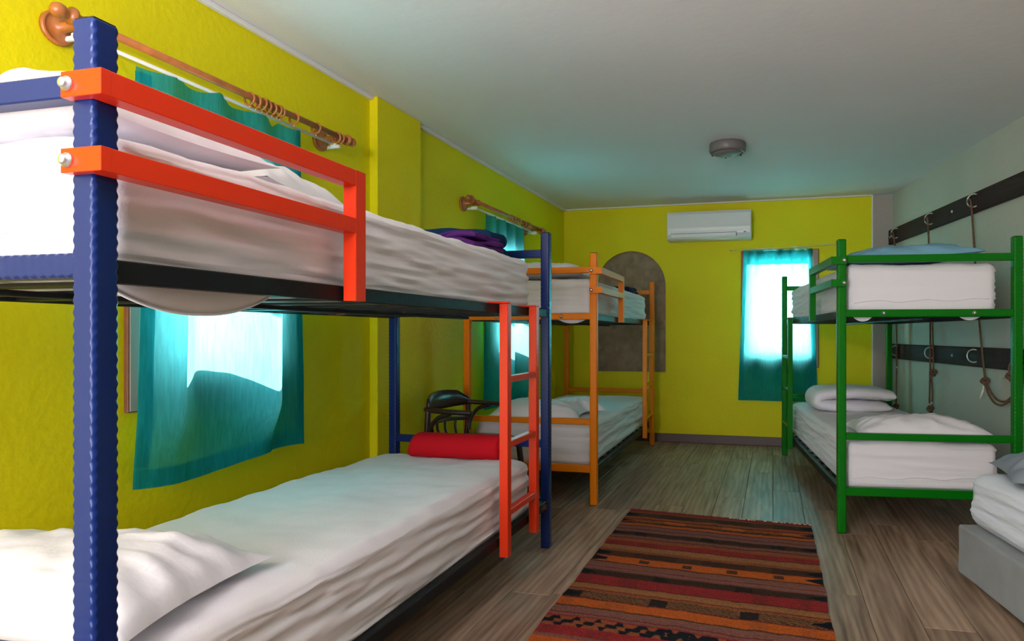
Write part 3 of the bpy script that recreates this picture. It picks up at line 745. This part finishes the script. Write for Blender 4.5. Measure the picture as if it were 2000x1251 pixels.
# ------------------------------------------------------------------ blankets
def folded(loc, rz, L, Wd, H, layers, m, seed, label, sag=0.0):
    t = tag(empty('blanket', loc, rz), label, 'blanket', 'folded blankets')
    hh = H/layers
    for k in range(layers):
        q = seed+k*3.3
        def disp(p, n, q=q): 
            return n*(0.006*fbm(p.x*7+q, p.y*7, p.z*9))+Vector((0, 0, 0.010*fbm(p.x*4+q, p.y*4, 0)-sag*(p.x/L)**2*4))
        s = (L*(1-0.05*k)+0.008*sin(q*5), Wd*(1-0.04*k), hh*1.06)
        MB().add(*softbox((0.006*sin(q*3), 0.006*cos(q*2), hh*(k+0.5)), s, hh*0.48, (14, 12, 4), disp), True).build('fold', M[m], t)
    return t
folded(on_bed(BLUE, 0.47, 1.86, 1.336), -BLUE['yaw']+0.05, 0.42, 0.20, 0.105, 2, 'navy_cloth', 1, 'folded navy fleece blanket at the foot of the navy upper bunk', 0.02)
folded(on_bed(BLUE, 0.635, 1.64, 1.334), -BLUE['yaw']-0.1, 0.20, 0.24, 0.058, 4, 'purple_cloth', 2, 'folded purple fleece blanket beside the navy blanket on the upper bunk', 0.012)
folded(on_bed(ORAN, 0.60, 1.62, 1.332), -ORAN['yaw'], 0.26, 0.34, 0.050, 2, 'dark_cloth', 3, 'folded dark plum blanket at the foot of the upper orange bunk', 0.01)

# red roll at the foot of the lower navy bunk
t = tag(empty('rolled_blanket', on_bed(BLUE, 0.246, 1.905, 0.444), -BLUE['yaw']), 'crimson rolled blanket lying across the foot of the lower navy bunk', 'blanket')
V = []; F = []; n = 40; m = 28
for i in range(n+1):
    x = i/n
    for k in range(m):
        a = 2*pi*k/m; y = 0.062*math.copysign(abs(cos(a))**0.8, cos(a)); z = 0.054*math.copysign(abs(sin(a))**0.85, sin(a))
        e = max(0, 1-(min(x, 1-x)/0.02))**2; sc = 1-0.10*e
        V.append((x*0.42+0.030*(0.5-z/0.108)*(1-x)*(-1)+0.015*(1-x), y*sc, max(-0.0525, z*sc+0.002*fbm(x*9, a, 2))+0.054))
for i in range(n):
    for k in range(m): F.append((i*m+k, i*m+(k+1) % m, (i+1)*m+(k+1) % m, (i+1)*m+k))
F.append(tuple(range(m-1, -1, -1))); F.append(tuple(n*m+k for k in range(m)))
MB().add(V, F, True).build('roll', M['red_cloth'], t)
for x0_, in ((0.010,), (0.424,)):
    sp = [(x0_+(0.001 if x0_ > .2 else -0.001), (0.012+0.040*q)*cos(q*2*pi*2.5), 0.054+(0.010+0.034*q)*sin(q*2*pi*2.5)) for q in np.linspace(0, 1, 60)]
    MB().add(*tube(sp, 0.003, 6), True).build('rolled_edge', M['red_cloth'], t)

# ------------------------------------------------------------------ platform bed on the right
GB = dict(x=1.457, y=2.71, yaw=0.0955)
gr = tag(empty('platform_bed', (GB['x'], GB['y'], 0), -GB['yaw']), 'grey upholstered bed base at the right edge of the room', 'bed')
def gd(p, n): return n*(0.0025*fbm(p.x*6, p.y*6, p.z*6))
MB().add(*softbox((0.37, -1.0, 0.118), (0.74, 2.0, 0.196), 0.012, (10, 26, 6), gd), True).build('base', M['grey_velour'], gr)
for x in (0.06, 0.68):
    for y in (-0.06, -1.94):
        MB().add(*lathe([(0.022, 0), (0.026, 0.022)], 14, 'z', (x, y, 0)), True).build('leg', M['dark_gap'], gr)
# its mattress, in the same frame (v runs towards the camera)
def bed_local(u, v, z):
    c, s = cos(GB['yaw']), sin(GB['yaw']); return Vector((GB['x']+u*c+v*s, GB['y']-u*s+v*c, z))
mattress(GB, 0.032, 0.735, -1.98, -0.012, 0.219, 0.432, 9, 'white sheeted mattress on the grey platform bed at the right edge', 1.3, r=0.055, material='sheet_cool')
pillow(bed_local(0.355, -0.25, 0.442), -GB['yaw']-0.25, 0.58, 0.40, 0.17, 21, 'slate grey pillow on the platform bed at the right edge', 'pillow_grey', bottom=0.3)

# ------------------------------------------------------------------ air conditioner
ac = tag(empty('air_conditioner', back_w(1.395, 0.0, 1.835), RZB), 'white wall mounted air conditioner high on the yellow end wall', 'air conditioner')
prof = [(-0.001, 0.0), (-0.14, 0.0), (-0.175, 0.010), (-0.195, 0.045), (-0.200, 0.10), (-0.195, 0.22), (-0.180, 0.246), (-0.15, 0.252), (-0.001, 0.252)]
k = len(prof); V = [(x, y, z) for x in (-0.368, -0.360, 0.360, 0.368) for y, z in [((p[0]*(0.97 if abs(x) > .365 else 1)), p[1]) for p in prof]]; F = []
for i in range(3):
    for j in range(k): F.append((i*k+j, (i+1)*k+j, (i+1)*k+(j+1) % k, i*k+(j+1) % k))
F.append(tuple(range(k))); F.append(tuple(3*k+j for j in range(k-1, -1, -1)))
MB().add(V, F).build('body', M['ac_white'], ac)
MB().add(*box((-0.045, -0.1905, 0.0325), (0.57, 0.010, 0.030), 0.003)).build('louvre', M['ac_white'], ac)
MB().add(*box((-0.045, -0.194, 0.0515), (0.58, 0.008, 0.004), 0.001)).build('air_slot', M['dark_gap'], ac)
MB().add(*box((0.245, -0.191, 0.034), (0.004, 0.010, 0.034), 0.001)).build('air_slot', M['dark_gap'], ac)
MB().add(*box((0.0, -0.1985, 0.068), (0.60, 0.008, 0.010), 0.003)).build('front_lip', M['logo_grey'], ac)
MB().add(*box((0.315, -0.197, 0.050), (0.022, 0.006, 0.007), 0.002)).build('indicator', M['dark_gap'], ac)
lg = MB(); x = -0.058
lg.add([(x, -0.2015, 0.143), (x+0.012, -0.2015, 0.143), (x+0.006, -0.2015, 0.153), (x, -0.1990, 0.143), (x+0.012, -0.1990, 0.143), (x+0.006, -0.1990, 0.153)], [(0, 1, 2), (0, 3, 4, 1), (1, 4, 5, 2), (2, 5, 3, 0)])
for i in range(9): lg.add(*box((x+0.022+i*0.0085, -0.2003, 0.147), (0.006, 0.002, 0.007), 0.0005))
lg.build('logo', M['logo_grey'], ac)

# ------------------------------------------------------------------ ceiling lamp
lp = tag(empty('ceiling_lamp', (0.785, 4.15, CEIL)), 'round grey bulkhead lamp on the ceiling', 'lamp')
MB().add(*lathe([(0.110, -0.001), (0.114, -0.010), (0.114, -0.046), (0.108, -0.058), (0.092, -0.064), (0.090, -0.056)], 40), True).build('housing', M['lamp_grey'], lp)
MB().add(*lathe([(0.091, -0.050), (0.090, -0.060), (0.072, -0.070), (0.045, -0.077), (0.010, -0.080)], 36), True).build('glass', M['lamp_glass'], lp)
V = []; F = []   # half shade over the lower glass
for i in range(13):
    a = pi*0.86+i/12*pi*0.98
    for r_, z in ((0.096, -0.058), (0.094, -0.066), (0.070, -0.076), (0.040, -0.084), (0.012, -0.087)): V.append((r_*cos(a), r_*sin(a), z))
for i in range(12):
    for j in range(4): q = i*5+j; F.append((q, q+1, q+6, q+5))
hs = MB().add(V, F, True).build('half_shade', M['lamp_grey'], lp); s_ = hs.modifiers.new('thick', 'SOLIDIFY'); s_.thickness = 0.003
for a in (0.4, 1.5, 2.6):
    MB().add(*lathe([(0.006, -0.062), (0.006, -0.066), (0.003, -0.068)], 10, 'z', (0.101*cos(a), 0.101*sin(a), 0)), True).build('screw', M['dark_gap'], lp)

# ------------------------------------------------------------------ boards, hooks and ropes on the right wall
def hook_mesh(s, z):
    pts = [(s+0.020, -0.030, z+0.036), (s+0.012, -0.036, z+0.040), (s+0.030*cos(pi*.62), -0.052, z+0.036)]
    arc = [(s-0.004+0.028*cos(a), -0.030-0.040*sin((a-pi*.35)/(pi*1.3)*pi), z+0.040*sin(a)) for a in np.linspace(pi*0.35, pi*1.65, 14)]
    return tube(arc, 0.0045, 8)
def rope_board(s0, s1, z0, z1, hooks, screws, label):
    b = tag(empty('wall_board', (RC[0], RC[1], 0), RZR), label, 'board')
    MB().add(*box(((s0+s1)/2, -0.016, (z0+z1)/2), (s1-s0, 0.030, z1-z0), 0.004)).build('plank', M['board'], b)
    for s in hooks: MB().add(*hook_mesh(s, (z0+z1)/2+0.008), True).build('hook', M['chrome'], b)
    for s in screws: MB().add(*lathe([(0.010, -0.031), (0.010, -0.034), (0.005, -0.038)], 12, 'y', (s, 0, (z0+z1)/2)), True).build('screw', M['chrome'], b)
HK = [0.215, 0.895, 1.546, 2.22, 2.90]
rope_board(0.005, 5.2, 1.752, 1.876, HK, [0.051, 1.217, 2.55], 'dark brown board with hooks high on the pale wall')
rope_board(0.005, 5.2, 0.790, 0.912, HK, [0.051, 1.217, 2.55], 'dark brown board with hooks low on the pale wall')
def rope(paths, knots, tips, label, r=0.0062):
    t = tag(empty('rope', (RC[0], RC[1], 0), RZR), label, 'rope', 'ropes on the wall hooks')
    for p in paths: MB().add(*tube(smoothpath(p, 7), r, 8), True).build('strand', M['rope'], t)
    for (s, o, z) in knots:
        pts = [(s+0.017*cos(a)*(1+.3*sin(3*a)), o+0.010*sin(2*a), z+0.019*sin(a)) for a in np.linspace(0, 2*pi, 25)[:-1]]
        pts2 = [(s+0.013*sin(a), o-0.012+0.012*cos(a), z+0.006*cos(2*a)) for a in np.linspace(0, 2*pi, 17)[:-1]]
        MB().add(*tube(pts, 0.009, 8, True), True).add(*tube(pts2, 0.008, 8, True), True).build('knot', M['rope'], t)
    for a, b in tips:
        MB().add(*tube([a, b], 0.0045, 8), True).build('taped_end', M['tip_white'], t)
def knotloop(s, z): return [(s-0.010, -0.060, z-0.045), (s-0.022, -0.066, z-0.020), (s, -0.072, z-0.002), (s+0.010, -0.06, z-0.030)]
rope([knotloop(0.205, 1.83)+[(0.235, -0.05, 1.5), (0.25, -0.05, 0.95), (0.255, -0.055, 0.42)], [(0.215, -0.05, 1.77), (0.222, -0.045, 1.2), (0.243, -0.045, 0.78), (0.238, -0.05, 0.735)]],
     [(0.255, -0.055, 0.40)], [((0.235, -0.05, 0.735), (0.262, -0.052, 0.722))], 'brown rope hanging from the hook nearest the room corner')
rope([knotloop(0.885, 1.83)+[(0.905, -0.055, 1.5), (0.925, -0.055, 0.95), (0.922, -0.06, 0.50)], [(0.885, -0.055, 1.76), (0.925, -0.05, 1.3), (0.955, -0.05, 0.98), (0.975, -0.055, 0.74)], [(0.915, -0.055, 0.83), (0.945, -0.05, 0.60), (0.955, -0.055, 0.48)]],
     [(0.94, -0.058, 0.46), (0.985, -0.056, 0.72)], [((0.95, -0.06, 0.50), (0.975, -0.064, 0.51))], 'doubled brown rope with two knots on the second hook from the corner')
rope([knotloop(1.536, 1.83)+[(1.572, -0.055, 1.55), (1.625, -0.055, 1.15), (1.690, -0.06, 0.86), (1.722, -0.062, 0.735)],
      [(1.722, -0.062, 0.70), (1.78, -0.068, 0.640), (1.86, -0.075, 0.600), (1.95, -0.075, 0.598), (2.06, -0.07, 0.655), (2.14, -0.06, 0.75)],
      [(1.726, -0.056, 0.70), (1.80, -0.060, 0.645), (1.88, -0.066, 0.618), (1.97, -0.066, 0.622), (2.07, -0.062, 0.69), (2.14, -0.06, 0.78)]],
     [(1.725, -0.06, 0.712)], [((1.708, -0.066, 0.66), (1.680, -0.07, 0.605)), ((1.712, -0.062, 0.70), (1.706, -0.066, 0.66))], 'brown rope sagging in a double loop from the third hook')
rope([knotloop(2.21, 1.83)+[(2.22, -0.055, 1.5), (2.19, -0.055, 1.1), (2.16, -0.06, 0.84)], [(2.03, -0.07, 0.77), (2.012, -0.075, 0.80), (2.03, -0.07, 0.84), (2.09, -0.06, 0.85), (2.15, -0.06, 0.80)]],
     [(2.145, -0.062, 0.80), (2.03, -0.072, 0.76)], [((2.02, -0.075, 0.755), (1.965, -0.08, 0.748))], 'brown rope with a small loop behind the right post of the green bunk')

# ------------------------------------------------------------------ bentwood chair
ch = tag(empty('armchair', (-0.84, 3.635, 0), -0.27), 'dark bentwood armchair standing between the navy and orange bunks', 'chair')
# local x = forward (into the room), y = along the wall (towards the end wall)
hw = 0.225; zA = 0.600
V = []; F = []; n = 26   # curved back panel
for i in range(n+1):
    a = -1+2*i/n; y = hw*a*1.02; x = -0.055*(1-a*a)+0.0
    top = 0.655+0.028*(1-abs(a)**2.2)+0.0; bt = 0.588-0.004*(1-a*a)
    if a > 0.62: top -= 0.035*((a-0.62)/0.38)
    for dx, z in ((-0.011, bt), (0.011, bt), (0.013, (bt+top)/2), (0.008, top), (-0.008, top), (-0.013, (bt+top)/2)): V.append((x+dx, y, z))
for i in range(n):
    for k in range(6): F.append((i*6+k, i*6+(k+1) % 6, (i+1)*6+(k+1) % 6, (i+1)*6+k))
F.append(tuple(range(5, -1, -1))); F.append(tuple(n*6+k for k in range(6)))
MB().add(V, F, True).build('backrest', M['chair'], ch)
for sg in (-1, 1):
    pts = smoothpath([(-0.02, sg*hw*0.98, zA+0.006), (0.06, sg*(hw+0.008), zA), (0.15, sg*(hw+0.012), zA-0.004), (0.245, sg*(hw+0.004), zA-0.006)], 8)
    o = MB(); V, F = tube(pts, [0.017]*len(pts), 12); V = [Vector((p.x, p.y, zA-0.002+(p.z-zA)*0.8)) for p in V]; o.add(V, F, True); o.build('arm', M['chair'], ch)
    MB().add(*tube(smoothpath([(0.0, sg*hw, 0.44), (0.01, sg*(hw+0.004), 0.50), (0.055, sg*(hw+0.008), 0.560), (0.130, sg*(hw+0.010), 0.586)], 8), 0.011, 10), True).build('arm_brace', M['chair'], ch)
    MB().add(*tube(smoothpath([(-0.10, sg*(hw-0.02), 0.0), (-0.055, sg*(hw-0.01), 0.22), (-0.015, sg*hw, 0.42), (-0.004, sg*hw, 0.60)], 8), [0.012]*8+[0.0155]*17, 10), True).build('rear_leg', M['chair'], ch)
    MB().add(*tube(smoothpath([(0.36, sg*(hw-0.02), 0.0), (0.345, sg*(hw-0.03), 0.22), (0.325, sg*(hw-0.04), 0.41)], 8), [0.012]*8+[0.017]*9, 10), True).build('front_leg', M['chair'], ch)
MB().add(*tube(smoothpath([(-0.008, -hw, 0.505), (-0.045, -hw*.5, 0.515), (-0.056, 0, 0.518), (-0.045, hw*.5, 0.515), (-0.008, hw, 0.505)], 8), 0.012, 10), True).build('back_rail', M['chair'], ch)
for a in (-0.6, -0.2, 0.2, 0.6):
    x = -0.056*(1-a*a)
    MB().add(*tube(smoothpath([(x+0.020, hw*a*0.8, 0.425), (x+0.002, hw*a*0.92, 0.47), (x, hw*a, 0.515)], 6), 0.0075, 8), True).build('spindle', M['chair'], ch)
MB().add(*lathe([(0.20, 0.395), (0.222, 0.400), (0.226, 0.412), (0.222, 0.424), (0.19, 0.428), (0.05, 0.424)], 40, 'z', (0.155, 0, 0)), True).build('seat', M['chair'], ch)
MB().add(*tube([(0.155+0.165*cos(a), 0.165*sin(a), 0.20) for a in np.linspace(0, 2*pi, 33)[:-1]], 0.008, 8, True), True).build('leg_ring', M['chair'], ch)

# ------------------------------------------------------------------ kilim rug
def rug():
    TL = Vector((0.159, 3.735)); TR = Vector((1.080, 3.416)); dn = Vector((-0.2465, -0.969)); Lr = 2.35
    t = tag(empty('rug', (TL.x, TL.y, 0.0)), 'striped red and orange kilim rug on the plank floor', 'rug')
    nu, nv = 240, 640; rng = np.random.default_rng(5)
    wv = TR-TL
    red = (0.20, 0.018, 0.018); orange = (0.36, 0.075, 0.012); rust = (0.20, 0.055, 0.020); brown = (0.060, 0.026, 0.014); dark = (0.018, 0.012, 0.011)
    mauve = (0.155, 0.062, 0.052); tan = (0.22, 0.095, 0.035); black = (0.007, 0.009, 0.012); maroon = (0.10, 0.018, 0.016)
    # stripes as (width in m, colour, second colour, motif)
    S = [(0.035, red, maroon, 0), (0.020, rust, brown, 0), (0.075, brown, dark, 2), (0.030, rust, orange, 0), (0.020, maroon, brown, 0), (0.045, orange, brown, 2), (0.030, brown, dark, 1), (0.033, orange, rust, 0),
         (0.012, maroon, brown, 0), (0.050, mauve, maroon, 0), (0.010, maroon, brown, 0), (0.040, mauve, rust, 0), (0.055, dark, brown, 3), (0.012, brown, rust, 0), (0.030, mauve, brown, 0), (0.012, maroon, red, 0), (0.050, rust, maroon, 0), (0.052, red, maroon, 1),
         (0.012, maroon, rust, 0), (0.060, tan, rust, 0), (0.030, rust, brown, 0), (0.060, brown, dark, 2), (0.010, maroon, brown, 0), (0.072, orange, brown, 4), (0.014, brown, rust, 0), (0.050, mauve, tan, 0), (0.008, maroon, red, 0), (0.035, mauve, rust, 0), (0.010, brown, maroon, 0),
         (0.052, dark, brown, 3), (0.088, red, maroon, 1), (0.010, maroon, brown, 0), (0.050, tan, rust, 0), (0.008, maroon, rust, 0), (0.018, rust, tan, 0), (0.062, dark, tan, 3), (0.010, maroon, rust, 0), (0.066, orange, rust, 1), (0.012, brown, rust, 0), (0.048, mauve, tan, 0),
         (0.008, maroon, red, 0), (0.020, mauve, rust, 0), (0.010, red, maroon, 0), (0.075, black, rust, 5), (0.065, red, maroon, 1), (0.02, mauve, rust, 0), (0.06, orange, rust, 0), (0.05, brown, dark, 2), (0.05, tan, rust, 0), (0.05, maroon, red, 0), (0.06, dark, tan, 3), (0.07, mauve, rust, 0), (0.06, red, maroon, 1)]
    S = [(w, tuple(1.12*q for q in a), tuple(1.12*q for q in b), k) for w, a, b, k in S]
    edges = np.cumsum([0]+[s[0] for s in S]); tot = edges[-1]
    col = np.zeros((nv+1, nu+1, 3)); 
    u = np.linspace(0, 1, nu+1)
    wob = sum(np.sin(u*f*2*pi+rng.random()*6)*a for f, a in ((1.3, .004), (3.1, .003), (7.7, .0016), (19, .0008)))
    for j in range(nv+1):
        d = (j/nv*Lr+wob*(0.5+0.5*sin(j*0.02))+0.012*u) % tot
        i = np.clip(np.searchsorted(edges, d, side='right')-1, 0, len(S)-1)
        fr = (d-edges[i])/np.array([s[0] for s in S])[i]
        c1 = np.array([s[1] for s in S])[i]; c2 = np.array([s[2] for s in S])[i]; mo = np.array([s[3] for s in S])[i]
        y = d-edges[i]; x = u*0.975
        h = np.zeros(nu+1)
        r = rng.random(nu+1)
        h = np.where(mo == 0, (r > 0.86)*0.5+(np.abs(fr-0.5) > 0.44)*0.5, h)
        h = np.where(mo == 1, 0.55*(np.sin(x*23+3*np.sin(x*7)) > 0.55)*(r > 0.3), h)
        h = np.where(mo == 2, (np.sin(x*150+y*300) > 0.1)*(np.sin(x*21+i) > -0.4)*1.0, h)
        h = np.where(mo == 3, ((np.sin((x*1.0+y*1.4)*330) > 0.15)*(np.sin(x*19+i*2) < 0.82))*1.0, h)
        h = np.where(mo == 4, ((np.abs((x*5.3+.25) % 1-0.5) < 0.11)*(np.abs(fr-0.5) < 0.28))*1.0, h)
        h = np.where(mo == 5, ((np.abs((x*13+0.35*np.floor(fr*3)) % 1-0.5)*0.9+np.abs(fr-0.5)*0.35+0.12*np.sin(x*9)) > 0.36)*1.0, h)
        cc = c1*(1-h[:, None])+c2*h[:, None]
        # dark woven teeth at the selvedges
        for side in (x, 0.975-x):
            tooth = (side < 0.075*(1-np.abs(fr-0.5)*2)) & ((mo == 3) | (mo == 2) | (mo == 4))
            cc = np.where(tooth[:, None], np.array(black), cc)
        cc = cc*(0.80+0.35*rng.random((nu+1, 1)))*(0.92+0.16*rng.random())
        col[j] = cc
    V = []; zz = 0.0
    for j in range(nv+1):
        for i in range(nu+1):
            a, b = i/nu, j/nv
            e = 0.006*fbm(b*14, 0.3, 1.0)*(1 if i in (0, nu) else abs(2*a-1)**6)*(1 if a > .5 else -1)
            p = wv*(a+e)+dn*(b*Lr)
            p = p+dn*(0.010*sin(a*3.1)*(1-b))
            V.append((p.x, p.y, 0.0045+0.0022*fbm(a*9, b*22, 3.0)*(0.2+0.8*min(1, 6*min(a, 1-a)))))
    F = [(j*(nu+1)+i, (j+1)*(nu+1)+i, (j+1)*(nu+1)+i+1, j*(nu+1)+i+1) for j in range(nv) for i in range(nu)]
    m = bpy.data.materials.new('kilim_wool'); m.use_nodes = True; nt = m.node_tree; p_ = nt.nodes['Principled BSDF']
    p_.inputs['Roughness'].default_value = 0.95; p_.inputs['Specular IOR Level'].default_value = 0.1
    at = nt.nodes.new('ShaderNodeAttribute'); at.attribute_name = 'dye'
    no = nt.nodes.new('ShaderNodeTexNoise'); no.inputs['Scale'].default_value = 160; no.inputs['Detail'].default_value = 3
    tc = nt.nodes.new('ShaderNodeTexCoord'); nt.links.new(tc.outputs['Object'], no.inputs['Vector'])
    mr = nt.nodes.new('ShaderNodeMapRange'); mr.inputs[1].default_value = 0.3; mr.inputs[2].default_value = 0.7; mr.inputs[3].default_value = 0.75; mr.inputs[4].default_value = 1.25
    nt.links.new(no.outputs[0], mr.inputs[0])
    mx = nt.nodes.new('ShaderNodeMixRGB'); mx.blend_type = 'MULTIPLY'; mx.inputs[0].default_value = 1
    nt.links.new(at.outputs['Color'], mx.inputs[1]); nt.links.new(mr.outputs[0], mx.inputs[2]); nt.links.new(mx.outputs[0], p_.inputs['Base Color'])
    bp = nt.nodes.new('ShaderNodeBump'); bp.inputs['Strength'].default_value = 0.5; bp.inputs['Distance'].default_value = 0.003
    nt.links.new(no.outputs[0], bp.inputs['Height']); nt.links.new(bp.outputs[0], p_.inputs['Normal'])
    w = MB().add(V, F, True).build('weave', m, t)
    at_ = w.data.color_attributes.new('dye', 'FLOAT_COLOR', 'POINT')
    at_.data.foreach_set('color', np.concatenate([col.reshape(-1, 3), np.ones(((nu+1)*(nv+1), 1))], 1).astype(np.float32).ravel())
    fr = MB(); f2 = MB()
    for i in range(150):
        a = (i+0.5)/150; q = wv*a+dn*(0.010*sin(a*3.1)); ln = 0.012+0.012*random.random(); sw = (random.random()-.5)*0.010
        e = q-dn*ln+wv.normalized()*sw
        (f2 if (a > 0.55 and random.random() < 0.45) else fr).add(*tube([(q.x, q.y, 0.004), ((q.x+e.x)/2, (q.y+e.y)/2, 0.005), (e.x, e.y, 0.0025)], [0.0035, 0.003, 0.0012], 5), True)
    tag(fr.build('fringe', mat('red_wool_fringe', (0.15, 0.015, 0.018), 0.95), t), kind='stuff')
    tag(f2.build('fringe', mat('cream_wool_fringe', (0.50, 0.42, 0.36), 0.95), t), 'pale worn threads in the fringe', kind='stuff')
rug()
